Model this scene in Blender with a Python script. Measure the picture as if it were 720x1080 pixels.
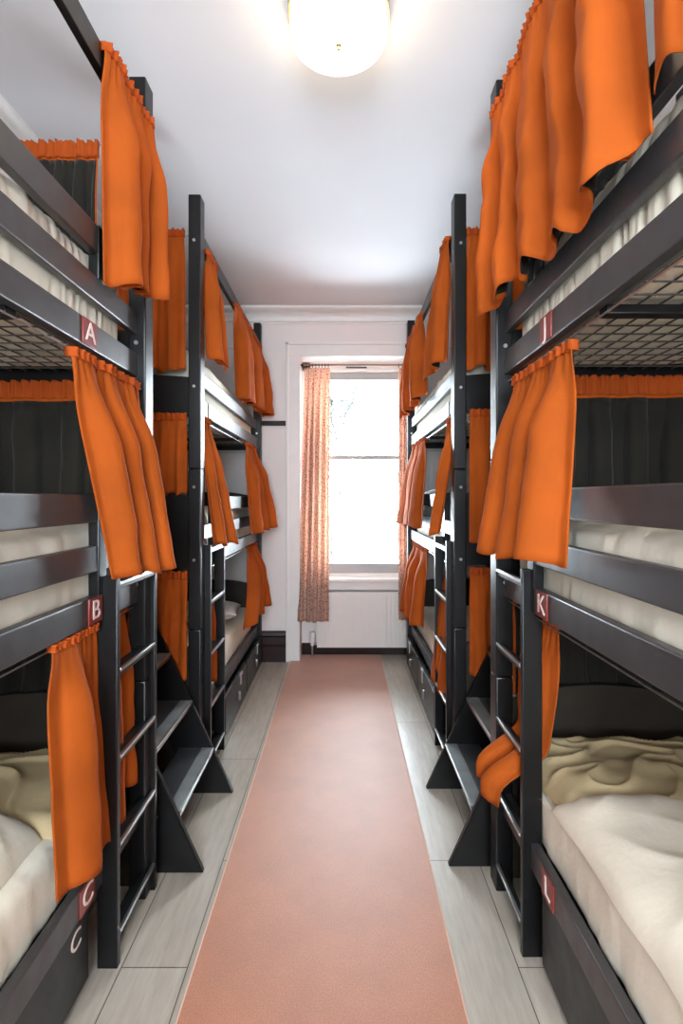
import bpy, bmesh, math, random
from mathutils import Vector, Matrix, noise
random.seed(7)
PI = math.pi
scene = bpy.context.scene
for o in list(bpy.data.objects):
    bpy.data.objects.remove(o)
COL = scene.collection

# ------------------------------------------------------------------ camera
EYE = 1.35
cam_d = bpy.data.cameras.new('camera')
cam = bpy.data.objects.new('camera', cam_d)
COL.objects.link(cam)
cam.location = (0, 0, EYE)
cam.rotation_euler = (PI / 2, 0, 0)
cam_d.sensor_fit = 'AUTO'
cam_d.sensor_width = 36
cam_d.lens = 589 / 1080 * 36
cam_d.shift_x = -1 / 1080
cam_d.shift_y = -15 / 1080
cam_d.clip_start = 0.02
scene.camera = cam

# ------------------------------------------------------------------ world, lights, exposure
world = bpy.data.worlds.new('world')
scene.world = world
world.use_nodes = True
bg = world.node_tree.nodes['Background']
bg.inputs[0].default_value = (0.80, 0.90, 1.0, 1)
bg.inputs[1].default_value = 18.0

def area(name, loc, rot, sx, sy, portal=True, power=0, color=(1, 1, 1)):
    l = bpy.data.lights.new(name, 'AREA')
    l.shape = 'RECTANGLE'
    l.size, l.size_y = sx, sy
    l.energy = power
    l.color = color
    l.cycles.is_portal = portal
    o = bpy.data.objects.new(name, l)
    COL.objects.link(o)
    o.location, o.rotation_euler = loc, rot
    return o
area('window_portal', (0.135, 4.93, 1.52), (-PI / 2, 0, 0), 0.95, 1.75)
area('added_rear_window_portal', (-0.05, -1.78, 1.75), (PI / 2, 0, 0), 1.14, 1.4)  # portal for the added, unseen window behind the camera

scene.view_settings.view_transform = 'Standard'
scene.view_settings.look = 'None'
scene.view_settings.gamma = 1
scene.view_settings.exposure = 1.37
scene.view_settings.use_curve_mapping = False

# ------------------------------------------------------------------ materials
def new_mat(name):
    m = bpy.data.materials.new(name)
    m.use_nodes = True
    nt = m.node_tree
    b = nt.nodes['Principled BSDF']
    return m, nt, b

def lk(nt, a, b):
    nt.links.new(a, b)

def coords(nt, scale=(1, 1, 1), kind='Object', rot=(0, 0, 0)):
    t = nt.nodes.new('ShaderNodeTexCoord')
    mp = nt.nodes.new('ShaderNodeMapping')
    mp.inputs['Scale'].default_value = scale
    mp.inputs['Rotation'].default_value = rot
    lk(nt, t.outputs[kind], mp.inputs[0])
    return mp.outputs[0]

def noise_tex(nt, vec, scale, detail=3, rough=0.5):
    n = nt.nodes.new('ShaderNodeTexNoise')
    n.inputs['Scale'].default_value = scale
    n.inputs['Detail'].default_value = detail
    n.inputs['Roughness'].default_value = rough
    lk(nt, vec, n.inputs['Vector'])
    return n.outputs['Fac']

def ramp(nt, fac, stops):
    r = nt.nodes.new('ShaderNodeValToRGB')
    el = r.color_ramp.elements
    while len(el) < len(stops):
        el.new(0.5)
    for e, (p, c) in zip(el, stops):
        e.position = p
        e.color = (*c, 1)
    lk(nt, fac, r.inputs[0])
    return r.outputs[0]

def bump(nt, bsdf, h, strength, dist=0.01):
    b = nt.nodes.new('ShaderNodeBump')
    b.inputs['Strength'].default_value = strength
    b.inputs['Distance'].default_value = dist
    lk(nt, h, b.inputs['Height'])
    lk(nt, b.outputs[0], bsdf.inputs['Normal'])

def plain(name, col, rough=0.5, metal=0.0, spec=0.5, var=0.08, scale=12, bstr=0.0, coat=0.0):
    m, nt, b = new_mat(name)
    v = coords(nt)
    f = noise_tex(nt, v, scale, 4)
    d = tuple(c * (1 - var) for c in col)
    u = tuple(min(1, c * (1 + var)) for c in col)
    lk(nt, ramp(nt, f, [(0.3, d), (0.7, u)]), b.inputs['Base Color'])
    b.inputs['Roughness'].default_value = rough
    b.inputs['Metallic'].default_value = metal
    b.inputs['Specular IOR Level'].default_value = spec
    b.inputs['Coat Weight'].default_value = coat
    b.inputs['Coat Roughness'].default_value = 0.15
    if bstr:
        bump(nt, b, noise_tex(nt, v, scale * 6, 3), bstr, 0.004)
    return m

def paint_black(name='black_gloss_paint', base=0.0034, spec=0.40, lo=0.34, hi=0.42, wear=0.80):
    m, nt, b = new_mat(name)
    v = coords(nt, (6, 6, 6))
    f = noise_tex(nt, v, 3, 5)
    scr = noise_tex(nt, coords(nt, (9, 40, 9)), 6, 8, 0.75)
    sc = ramp(nt, scr, [(wear, (base, base * 0.94, base * 0.97)), (wear + 0.04, (0.05, 0.047, 0.045))])
    lk(nt, sc, b.inputs['Base Color'])
    rg = nt.nodes.new('ShaderNodeMapRange')
    rg.inputs['From Min'].default_value = 0.3
    rg.inputs['From Max'].default_value = 0.7
    rg.inputs['To Min'].default_value = lo
    rg.inputs['To Max'].default_value = hi
    lk(nt, f, rg.inputs[0])
    lk(nt, rg.outputs[0], b.inputs['Roughness'])
    b.inputs['Specular IOR Level'].default_value = spec
    b.inputs['Coat Weight'].default_value = 0.0
    b.inputs['Coat Roughness'].default_value = 0.12
    bump(nt, b, noise_tex(nt, coords(nt, (4, 30, 30)), 4, 4), 0.05, 0.004)
    return m

def cloth(name, col, var=0.12, trans=0.15, weave=900, rough=0.85, sheen=0.0):
    m, nt, b = new_mat(name)
    v = coords(nt)
    f = noise_tex(nt, v, 5, 4)
    d = tuple(c * (1 - var) for c in col)
    u = tuple(min(1, c * (1 + var)) for c in col)
    c = ramp(nt, f, [(0.3, d), (0.7, u)])
    lk(nt, c, b.inputs['Base Color'])
    b.inputs['Roughness'].default_value = rough
    b.inputs['Specular IOR Level'].default_value = 0.25
    b.inputs['Sheen Weight'].default_value = sheen
    bump(nt, b, noise_tex(nt, v, 60, 4), 0.25, 0.004)
    if trans:
        t = nt.nodes.new('ShaderNodeBsdfTranslucent')
        lk(nt, c, t.inputs['Color'])
        mx = nt.nodes.new('ShaderNodeMixShader')
        mx.inputs[0].default_value = trans
        lk(nt, b.outputs[0], mx.inputs[1])
        lk(nt, t.outputs[0], mx.inputs[2])
        lk(nt, mx.outputs[0], nt.nodes['Material Output'].inputs['Surface'])
    return m

def floral():
    m, nt, b = new_mat('floral_cotton')
    v = coords(nt, (1, 1, 1))
    vo = nt.nodes.new('ShaderNodeTexVoronoi')
    vo.inputs['Scale'].default_value = 85
    lk(nt, v, vo.inputs['Vector'])
    vo2 = nt.nodes.new('ShaderNodeTexVoronoi')
    vo2.inputs['Scale'].default_value = 50
    lk(nt, v, vo2.inputs['Vector'])
    n = noise_tex(nt, v, 40, 3)
    c1 = ramp(nt, vo.outputs['Distance'], [(0.16, (0.16, 0.03, 0.025)), (0.34, (0.76, 0.53, 0.42))])
    c2 = ramp(nt, vo2.outputs['Distance'], [(0.16, (0.55, 0.17, 0.13)), (0.34, (1, 1, 1))])
    mx = nt.nodes.new('ShaderNodeMix')
    mx.data_type = 'RGBA'
    mx.blend_type = 'MULTIPLY'
    mx.inputs['Factor'].default_value = 1
    lk(nt, c1, mx.inputs['A'])
    lk(nt, c2, mx.inputs['B'])
    lk(nt, mx.outputs['Result'], b.inputs['Base Color'])
    b.inputs['Roughness'].default_value = 0.9
    t = nt.nodes.new('ShaderNodeBsdfTranslucent')
    lk(nt, mx.outputs['Result'], t.inputs['Color'])
    ms = nt.nodes.new('ShaderNodeMixShader')
    ms.inputs[0].default_value = 0.5
    lk(nt, b.outputs[0], ms.inputs[1])
    lk(nt, t.outputs[0], ms.inputs[2])
    lk(nt, ms.outputs[0], nt.nodes['Material Output'].inputs['Surface'])
    return m

def floor_mat():
    m, nt, b = new_mat('floor_laminate')
    v = coords(nt, (1, 1, 1), 'Object', (0, 0, PI / 2))
    br = nt.nodes.new('ShaderNodeTexBrick')
    br.offset = 0.37
    br.inputs['Scale'].default_value = 1
    br.inputs['Brick Width'].default_value = 1.28
    br.inputs['Row Height'].default_value = 0.19
    br.inputs['Mortar Size'].default_value = 0.0018
    br.inputs['Mortar Smooth'].default_value = 0.2
    br.inputs['Color1'].default_value = (0.60, 0.53, 0.44, 1)
    br.inputs['Color2'].default_value = (0.50, 0.44, 0.36, 1)
    br.inputs['Mortar'].default_value = (0.10, 0.075, 0.05, 1)
    lk(nt, v, br.inputs['Vector'])
    g = noise_tex(nt, coords(nt, (14, 1.6, 1)), 4, 6, 0.6)
    gc = ramp(nt, g, [(0.3, (0.68, 0.66, 0.64)), (0.7, (1, 1, 1))])
    mx = nt.nodes.new('ShaderNodeMix')
    mx.data_type = 'RGBA'
    mx.blend_type = 'MULTIPLY'
    mx.inputs['Factor'].default_value = 0.8
    lk(nt, br.outputs['Color'], mx.inputs['A'])
    lk(nt, gc, mx.inputs['B'])
    lk(nt, mx.outputs['Result'], b.inputs['Base Color'])
    b.inputs['Roughness'].default_value = 0.30
    b.inputs['Specular IOR Level'].default_value = 1.0
    bump(nt, b, br.outputs['Fac'], -0.3, 0.002)
    return m

def carpet_mat():
    m, nt, b = new_mat('salmon_carpet')
    v = coords(nt)
    f = noise_tex(nt, v, 320, 4, 0.7)
    p = noise_tex(nt, v, 5, 5, 0.6)
    c1 = ramp(nt, f, [(0.30, (0.31, 0.088, 0.030)), (0.70, (0.63, 0.228, 0.092))])
    c2 = ramp(nt, p, [(0.3, (0.86, 0.84, 0.83)), (0.6, (1, 1, 1))])
    mx = nt.nodes.new('ShaderNodeMix')
    mx.data_type = 'RGBA'
    mx.blend_type = 'MULTIPLY'
    mx.inputs['Factor'].default_value = 1
    lk(nt, c1, mx.inputs['A'])
    lk(nt, c2, mx.inputs['B'])
    lk(nt, mx.outputs['Result'], b.inputs['Base Color'])
    b.inputs['Roughness'].default_value = 0.52
    b.inputs['Sheen Weight'].default_value = 0.35
    b.inputs['Specular IOR Level'].default_value = 0.7
    bump(nt, b, f, 0.3, 0.003)
    return m

def emit_mat(name, col, s):
    m, nt, b = new_mat(name)
    b.inputs['Base Color'].default_value = (0.9, 0.88, 0.84, 1)
    b.inputs['Emission Color'].default_value = (*col, 1)
    b.inputs['Emission Strength'].default_value = s
    b.inputs['Roughness'].default_value = 0.25
    return m

def glass_mat():
    m, nt, b = new_mat('window_glass')
    nt.nodes.remove(b)
    tr = nt.nodes.new('ShaderNodeBsdfTransparent')
    tr.inputs[0].default_value = (0.97, 0.985, 0.98, 1)
    gl = nt.nodes.new('ShaderNodeBsdfGlossy')
    gl.inputs['Roughness'].default_value = 0.02
    fr = nt.nodes.new('ShaderNodeFresnel')
    fr.inputs[0].default_value = 1.45
    mx = nt.nodes.new('ShaderNodeMixShader')
    lk(nt, fr.outputs[0], mx.inputs[0])
    lk(nt, tr.outputs[0], mx.inputs[1])
    lk(nt, gl.outputs[0], mx.inputs[2])
    lk(nt, mx.outputs[0], nt.nodes['Material Output'].inputs['Surface'])
    return m

M = dict(
    black=paint_black(),
    rail=paint_black('scuffed_rail_sheen_paint', 0.034, 0.85, 0.36, 0.48, 0.72),  # scuffs are wear; the greyer base paints in the sheen of the rails
    tread=plain('tread_dark_grey', (0.035, 0.036, 0.038), 0.32, 0, 0.8, 0.2, 10, 0.05, 0.4),
    steel=plain('brushed_steel', (0.55, 0.55, 0.55), 0.3, 1.0),
    wire=plain('wire_grey', (0.10, 0.095, 0.09), 0.4, 0.6),
    orange=cloth('orange_cotton', (0.55, 0.112, 0.011), 0.14, 0.26),
    orange_band=cloth('orange_gathering', (0.46, 0.078, 0.008), 0.16, 0.10),
    lining=cloth('dark_lining', (0.017, 0.0145, 0.010), 0.25, 0.0, sheen=0.1),
    sheet=cloth('cream_sheet', (0.86, 0.785, 0.64), 0.03, 0.0),
    duvet=cloth('cream_duvet', (0.84, 0.755, 0.61), 0.03, 0.0),
    khaki=cloth('beige_bedding', (0.47, 0.36, 0.20), 0.06, 0.0),
    white_pillow=cloth('white_cotton', (0.82, 0.82, 0.82), 0.03, 0.0),
    floral=floral(),
    red=plain('red_plate', (0.24, 0.030, 0.022), 0.35),
    letter=plain('pale_letter', (0.85, 0.68, 0.62), 0.5),
    wall=plain('wall_white', (0.85, 0.79, 0.76), 0.85, var=0.02, scale=3, bstr=0.03),
    ceiling=plain('ceiling_white', (0.80, 0.80, 0.82), 0.9, var=0.015, scale=2, bstr=0.03),
    trim=plain('trim_white', (0.82, 0.80, 0.77), 0.4, var=0.02),
    brown=plain('dark_brown_paint', (0.022, 0.008, 0.007), 0.35, spec=0.2, var=0.15),
    rod=plain('rod_wood', (0.26, 0.12, 0.06), 0.4),
    radiator=plain('radiator_white', (0.80, 0.76, 0.72), 0.4, var=0.02),
    floor=floor_mat(), carpet=carpet_mat(), glass=glass_mat(),
    board=plain('dark_brown_board', (0.030, 0.023, 0.015), 0.5, spec=0.4, var=0.2),
    sash=plain('sash_paint', (0.36, 0.365, 0.36), 0.45, var=0.03),
    nosing=plain('worn_grey_nosing', (0.17, 0.18, 0.18), 0.3, spec=0.6, var=0.2),
    binding=cloth('carpet_binding', (0.70, 0.48, 0.36), 0.05, 0.0),
    lamp=emit_mat('lamp_opal_glass', (1.0, 0.80, 0.50), 4.2),
    brass=plain('brass', (0.55, 0.42, 0.2), 0.3, 1.0),
    leaf=plain('leaf_green', (0.028, 0.036, 0.027), 0.6, var=0.3),
    bark=plain('bark', (0.026, 0.025, 0.024), 0.9, var=0.2),
    clip=plain('black_plastic', (0.02, 0.02, 0.02), 0.4),
)

# ------------------------------------------------------------------ mesh helpers
def box(bm, x0, x1, y0, y1, z0, z1, bev=0.004):
    if x0 > x1: x0, x1 = x1, x0
    if y0 > y1: y0, y1 = y1, y0
    if z0 > z1: z0, z1 = z1, z0
    mtx = Matrix.Translation(((x0 + x1) / 2, (y0 + y1) / 2, (z0 + z1) / 2)) @ Matrix.Diagonal((x1 - x0, y1 - y0, z1 - z0, 1))
    r = bmesh.ops.create_cube(bm, size=1, matrix=mtx)
    if bev:
        b = min(bev, (x1 - x0) * 0.3, (y1 - y0) * 0.3, (z1 - z0) * 0.3)
        es = list({e for v in r['verts'] for e in v.link_edges})
        bmesh.ops.bevel(bm, geom=es, offset=b, segments=2, affect='EDGES', profile=0.5)

def cyl(bm, p, q, r, seg=10, r2=None):
    p, q = Vector(p), Vector(q)
    d = q - p
    mtx = Matrix.Translation((p + q) / 2) @ d.to_track_quat('Z', 'Y').to_matrix().to_4x4()
    bmesh.ops.create_cone(bm, cap_ends=True, segments=seg, radius1=r, radius2=r if r2 is None else r2, depth=d.length, matrix=mtx)

def sphere(bm, c, r, sc=(1, 1, 1), seg=14):
    mtx = Matrix.Translation(c) @ Matrix.Diagonal((*sc, 1))
    bmesh.ops.create_uvsphere(bm, u_segments=seg, v_segments=seg // 2 + 2, radius=r, matrix=mtx)

def lathe(bm, c, prof, seg=48):
    rings = []
    for r, z in prof:
        if r < 1e-5:
            rings.append([bm.verts.new((c[0], c[1], c[2] + z))])
        else:
            rings.append([bm.verts.new((c[0] + r * math.cos(2 * PI * k / seg), c[1] + r * math.sin(2 * PI * k / seg), c[2] + z)) for k in range(seg)])
    for a, b in zip(rings, rings[1:]):
        for k in range(seg):
            k2 = (k + 1) % seg
            if len(a) == 1 and len(b) > 1: bm.faces.new((a[0], b[k], b[k2]))
            elif len(b) == 1 and len(a) > 1: bm.faces.new((a[k], b[0], a[k2]))
            elif len(a) > 1: bm.faces.new((a[k], b[k], b[k2], a[k2]))

def torus(bm, c, R, r, axis='X', seg=20, sub=8, arc=2 * PI, start=0):
    n = seg
    rings = []
    closed = arc > 6.28
    for i in range(n if closed else n + 1):
        a = start + arc * i / n
        ring = []
        for j in range(sub):
            b = 2 * PI * j / sub
            rr = R + r * math.cos(b)
            u, v, w = rr * math.cos(a), rr * math.sin(a), r * math.sin(b)
            p = (w, u, v) if axis == 'X' else ((u, w, v) if axis == 'Y' else (u, v, w))
            ring.append(bm.verts.new((c[0] + p[0], c[1] + p[1], c[2] + p[2])))
        rings.append(ring)
    cnt = n if closed else n
    for i in range(cnt):
        A, B = rings[i], rings[(i + 1) % len(rings)]
        for j in range(sub):
            bm.faces.new((A[j], A[(j + 1) % sub], B[(j + 1) % sub], B[j]))

def prism(bm, pts, axis, t0, t1):
    """extrude a polygon. axis 'Y': pts are (x,z); axis 'X': pts are (y,z)"""
    def P(p, t):
        return (p[0], t, p[1]) if axis == 'Y' else (t, p[0], p[1])
    a = [bm.verts.new(P(p, t0)) for p in pts]
    b = [bm.verts.new(P(p, t1)) for p in pts]
    bm.faces.new(a)
    bm.faces.new(list(reversed(b)))
    n = len(pts)
    for i in range(n):
        bm.faces.new((a[i], b[i], b[(i + 1) % n], a[(i + 1) % n]))

def grid_solid(bm, P, Q, nu, nv):
    """closed shell between two sampled surfaces P(u,v) and Q(u,v)"""
    A = [[bm.verts.new(P(i / nu, j / nv)) for j in range(nv + 1)] for i in range(nu + 1)]
    B = [[bm.verts.new(Q(i / nu, j / nv)) for j in range(nv + 1)] for i in range(nu + 1)]
    for i in range(nu):
        for j in range(nv):
            bm.faces.new((A[i][j], A[i + 1][j], A[i + 1][j + 1], A[i][j + 1]))
            bm.faces.new((B[i][j], B[i][j + 1], B[i + 1][j + 1], B[i + 1][j]))
    for i in range(nu):
        bm.faces.new((A[i][0], B[i][0], B[i + 1][0], A[i + 1][0]))
        bm.faces.new((A[i][nv], A[i + 1][nv], B[i + 1][nv], B[i][nv]))
    for j in range(nv):
        bm.faces.new((A[0][j], A[0][j + 1], B[0][j + 1], B[0][j]))
        bm.faces.new((A[nu][j], B[nu][j], B[nu][j + 1], A[nu][j + 1]))

WORLD = {}
def obj(name, bm, mat, parent=None, smooth=True, angle=20):
    bmesh.ops.recalc_face_normals(bm, faces=bm.faces)
    xs = [v.co for v in bm.verts]
    lo = Vector((min(v.x for v in xs), min(v.y for v in xs), min(v.z for v in xs)))
    hi = Vector((max(v.x for v in xs), max(v.y for v in xs), max(v.z for v in xs)))
    c = Vector(((lo.x + hi.x) / 2, (lo.y + hi.y) / 2, lo.z))
    bmesh.ops.translate(bm, verts=bm.verts, vec=-c)
    me = bpy.data.meshes.new(name)
    bm.to_mesh(me)
    bm.free()
    me.materials.append(mat)
    if smooth:
        me.polygons.foreach_set('use_smooth', [True] * len(me.polygons))
        me.set_sharp_from_angle(angle=math.radians(angle))
    o = bpy.data.objects.new(name, me)
    COL.objects.link(o)
    WORLD[o.name] = c
    if parent:
        o.parent = parent
        o.location = c - WORLD[parent.name]
    else:
        o.location = c
    return o

def thing(name, label, cat, loc, group=None):
    o = bpy.data.objects.new(name, None)
    o.empty_display_size = 0.1
    COL.objects.link(o)
    o.location = loc
    WORLD[o.name] = Vector(loc)
    tag(o, label, cat, group)
    return o

def tag(o, label, cat, group=None):
    o['label'] = label
    o['category'] = cat
    if group:
        o['group'] = group
    return o

def struct(name, bm, mat, parent=None, **k):
    o = obj(name, bm, mat, parent, **k)
    if not parent:
        o['kind'] = 'structure'
    return o

def text_part(name, txt, size, center, rot, mat, parent, depth=0.0012):
    cu = bpy.data.curves.new('txt', 'FONT')
    cu.body = txt
    cu.size = size
    cu.extrude = depth
    cu.offset = 0.0
    cu.align_x = 'CENTER'
    cu.align_y = 'CENTER'
    t = bpy.data.objects.new('txt', cu)
    COL.objects.link(t)
    dg = bpy.context.evaluated_depsgraph_get()
    me = bpy.data.meshes.new_from_object(t.evaluated_get(dg))
    bpy.data.objects.remove(t)
    bm = bmesh.new()
    bm.from_mesh(me)
    bpy.data.meshes.remove(me)
    bmesh.ops.transform(bm, matrix=Matrix.Translation(center) @ rot @ Matrix.Diagonal((1.25, 1, 1, 1)), verts=bm.verts)
    return obj(name, bm, mat, parent, smooth=False)

def nz(x, y, z, s=1.0):
    return noise.noise(Vector((x * s, y * s, z * s)))

# ------------------------------------------------------------------ room shell
WL, WR = -1.42, 1.29          # side walls
WB, WF = 4.62, -1.70          # window wall, wall behind the camera
CEIL = 2.91
OX0, OX1 = -0.35, 0.62        # window recess
OTOP = 2.515
WIN = 4.86                    # window plane

bm = bmesh.new(); box(bm, WL - 0.1, WR + 0.1, WF - 0.1, WIN + 0.15, -0.08, 0, 0)
struct('floor', bm, M['floor'])
bm = bmesh.new(); box(bm, WL - 0.1, WR + 0.1, WF - 0.1, WIN + 0.15, CEIL, CEIL + 0.1, 0)
struct('ceiling', bm, M['ceiling'])
bm = bmesh.new(); box(bm, WL - 0.1, WL, WF - 0.1, WB + 0.25, 0, CEIL, 0)
struct('wall_left', bm, M['wall'])
bm = bmesh.new(); box(bm, WR, WR + 0.1, WF - 0.1, WB + 0.25, 0, CEIL, 0)
struct('wall_right', bm, M['wall'])
bm = bmesh.new()
box(bm, WL, OX0, WB, WIN + 0.1, 0, CEIL, 0)
box(bm, OX1, WR, WB, WIN + 0.1, 0, CEIL, 0)
box(bm, OX0, OX1, WB, WIN + 0.1, OTOP, CEIL, 0)
box(bm, OX0, OX1, WIN - 0.04, WIN + 0.1, 0, 0.66, 0)
struct('wall_back', bm, M['wall'])
# wall behind the camera; its window is unseen, added to light the near beds
bm = bmesh.new()
RX0, RX1, RZ0, RZ1 = -0.62, 0.52, 1.05, 2.45
box(bm, WL, RX0, WF - 0.1, WF, 0, CEIL, 0)
box(bm, RX1, WR, WF - 0.1, WF, 0, CEIL, 0)
box(bm, RX0, RX1, WF - 0.1, WF, 0, RZ0, 0)
box(bm, RX0, RX1, WF - 0.1, WF, RZ1, CEIL, 0)
struct('wall_front', bm, M['wall'])
bm = bmesh.new()
for a in (RX0 + 0.03, (RX0 + RX1) / 2, RX1 - 0.03):
    box(bm, a - 0.03, a + 0.03, WF - 0.08, WF - 0.02, RZ0, RZ1, 0.004)
for z in (RZ0 + 0.03, (RZ0 + RZ1) / 2, RZ1 - 0.03):
    box(bm, RX0, RX1, WF - 0.075, WF - 0.025, z - 0.03, z + 0.03, 0.004)
w2 = struct('added_rear_window', bm, M['trim'])  # frame of the added rear opening, a daylight source for the near beds

# cornice
def cornice_profile(s=1):
    pts = [(0, 0), (0.10, 0), (0.10, -0.018), (0.085, -0.03)]
    for k in range(7):
        a = PI / 2 * k / 6
        pts.append((0.078 - 0.055 * math.sin(a), -0.034 - 0.06 * (1 - math.cos(a)) - 0.0))
    pts += [(0.022, -0.105), (0.012, -0.112), (0.012, -0.125), (0, -0.125)]
    return pts
pr = cornice_profile()
bm = bmesh.new(); prism(bm, [(WL + a, CEIL + b) for a, b in pr], 'Y', WF, WB)
struct('trim_1', bm, M['trim'], angle=25)
bm = bmesh.new(); prism(bm, [(WR - a, CEIL + b) for a, b in pr], 'Y', WF, WB)
struct('trim_2', bm, M['trim'], angle=25)
bm = bmesh.new(); prism(bm, [(WB - a, CEIL + b) for a, b in pr], 'X', WL, WR)
struct('trim_3', bm, M['trim'], angle=25)

# baseboards: tall dark brown two-step
def baseboard(name, x0, x1, y, s):
    bm = bmesh.new()
    pts = [(y, 0), (y + s * 0.035, 0), (y + s * 0.035, 0.125), (y + s * 0.024, 0.14), (y + s * 0.02, 0.20), (y + s * 0.028, 0.215), (y + s * 0.022, 0.24), (y, 0.25)]
    prism(bm, pts, 'X', x0, x1)
    return struct(name, bm, M['brown'], angle=20)
baseboard('baseboard_back', WL, OX0 - 0.115, WB, -1)
bm = bmesh.new(); box(bm, OX0, OX1, WIN - 0.058, WIN - 0.04, 0, 0.10, 0.003)
struct('baseboard_window', bm, M['brown'])
def base_side(name, x, s):
    bm = bmesh.new()
    prism(bm, [(x, 0), (x + s * 0.022, 0), (x + s * 0.022, 0.2), (x + s * 0.012, 0.25), (x, 0.25)], 'Y', WF, WB - 0.036)
    return struct(name, bm, M['brown'], angle=20)
base_side('baseboard_left', WL, 1)
base_side('baseboard_right', WR, -1)
# brown picture rail
bm = bmesh.new(); box(bm, WL, OX0 - 0.115, WB - 0.022, WB, 1.945, 1.985, 0.006)
struct('trim_4', bm, M['brown'])
# architrave
bm = bmesh.new()
for x0, x1 in ((OX0 - 0.115, OX0), (OX1, OX1 + 0.115)):
    box(bm, x0, x1, WB - 0.022, WB, 0, OTOP + 0.115, 0.005)
    xo = x0 if x0 < 0 else x1 - 0.022
    box(bm, xo, xo + 0.022, WB - 0.032, WB - 0.02, 0, OTOP + 0.115, 0.004)
box(bm, OX0 - 0.115, OX1 + 0.115, WB - 0.0225, WB, OTOP, OTOP + 0.115, 0.005)
box(bm, OX0 - 0.115, OX1 + 0.115, WB - 0.032, WB - 0.02, OTOP + 0.093, OTOP + 0.115, 0.004)
struct('trim_5', bm, M['trim'])

# sash window
win = None
bm = bmesh.new()
fz0, fz1 = 0.66, OTOP
box(bm, OX0, OX0 + 0.075, WIN - 0.05, WIN + 0.05, fz0, fz1, 0.004)
box(bm, OX1 - 0.085, OX1, WIN - 0.05, WIN + 0.05, fz0, fz1, 0.004)
box(bm, OX0, OX1, WIN - 0.05, WIN + 0.05, 2.44, fz1, 0.004)
box(bm, OX0, OX1, WIN - 0.05, WIN + 0.05, fz0, 0.70, 0.004)
window = struct('window_1', bm, M['trim'])
def sash(name, z0, z1, y, bot, top):
    bm = bmesh.new()
    xa, xb = OX0 + 0.075, OX1 - 0.085
    box(bm, xa, xa + 0.03, y - 0.018, y + 0.018, z0, z1, 0.003)
    box(bm, xb - 0.03, xb, y - 0.018, y + 0.018, z0, z1, 0.003)
    box(bm, xa, xb, y - 0.018, y + 0.018, z0, z0 + bot, 0.003)
    box(bm, xa, xb, y - 0.018, y + 0.018, z1 - top, z1, 0.003)
    s = obj(name, bm, M['sash'], window)
    bm = bmesh.new()
    box(bm, xa + 0.028, xb - 0.028, y - 0.003, y + 0.003, z0 + bot - 0.002, z1 - top + 0.002, 0)
    obj('pane', bm, M['glass'], s)
    return s
sash('upper_sash', 1.515, 2.44, WIN + 0.022, 0.034, 0.065)
sash('lower_sash', 0.70, 1.715, WIN - 0.022, 0.085, 0.034)
bm = bmesh.new(); box(bm, OX0 + 0.38, OX0 + 0.56, WIN - 0.056, WIN - 0.044, 2.465, 2.48, 0.002)
obj('trickle_vent', bm, M['tread'], window)
bm = bmesh.new(); box(bm, OX0, OX1, 4.66, WIN - 0.035, 0.645, 0.672, 0.006)
box(bm, OX0, OX1, 4.70, WIN - 0.04, 0.575, 0.645, 0.003)
obj('window_sill', bm, M['trim'], window)

# ------------------------------------------------------------------ carpet runner
bm = bmesh.new()
box(bm, -0.425, 0.322, WF + 0.4, 4.78, 0.0, 0.009, 0.003)
rug = obj('carpet_runner', bm, M['carpet'])
tag(rug, 'long salmon pink carpet runner laid down the aisle to the window', 'carpet')
for x in (-0.428, 0.319):
    bm = bmesh.new(); box(bm, x, x + 0.006, WF + 0.4, 4.78, 0.0, 0.0105, 0.002)
    obj('edge_binding', bm, M['binding'], rug)

# ------------------------------------------------------------------ ceiling lamp
LC = (-0.012, 1.76, 0)
lamp = thing('ceiling_lamp', 'round white glass ceiling lamp glowing above the aisle', 'lamp', (LC[0], LC[1], CEIL))
bm = bmesh.new(); lathe(bm, (LC[0], LC[1], CEIL), [(0, -0.0), (0.150, -0.0), (0.160, -0.006), (0.160, -0.050), (0.1545, -0.050), (0.1545, -0.022), (0, -0.021)])
obj('ceiling_plate', bm, M['brass'], lamp)
bm = bmesh.new()
prof = [(0, -0.135)]
for k in range(9):
    a = PI / 2 * k / 8
    prof.append((0.115 + 0.038 * math.sin(a), -0.100 - 0.035 * math.cos(a)))
prof += [(0.153, -0.06), (0.148, -0.03), (0.138, -0.022), (0, -0.022)]
lathe(bm, (LC[0], LC[1], CEIL), prof)
obj('lamp_shade', bm, M['lamp'], lamp)
bm = bmesh.new(); lathe(bm, (LC[0], LC[1], CEIL), [(0, -0.152), (0.005, -0.150), (0.007, -0.144), (0.005, -0.138), (0.009, -0.136), (0.009, -0.132), (0, -0.132)], 20)
obj('finial', bm, M['brass'], lamp)

# ------------------------------------------------------------------ radiator under the sill
rad = thing('radiator', 'white ribbed panel radiator under the window sill', 'radiator', (0.2, 4.75, 0))
bm = bmesh.new()
rx0, rx1, rz0, rz1, ry = -0.215, 0.60, 0.085, 0.555, 4.715
n = 260
xs = [rx0 + (rx1 - rx0) * i / n for i in range(n + 1)]
def fl(x):
    ph = ((x - rx0) % 0.0335) / 0.0335
    e = min(1, (x - rx0) / 0.02, (rx1 - x) / 0.02)
    g = 1 if x > 0.36 else 0.16
    return 0.007 * g * max(0, e) * (1 if ph < 0.55 else max(0, math.sin((ph - 0.55) / 0.45 * PI) * -1 + 1))
fr = []
for x in xs:
    col = []
    for z, q in ((rz0, 0), (rz0 + 0.012, 0), (rz0 + 0.035, 1), (rz1 - 0.035, 1), (rz1 - 0.012, 0), (rz1, 0)):
        col.append(bm.verts.new((x, ry - fl(x) * q, z)))
    fr.append(col)
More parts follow.
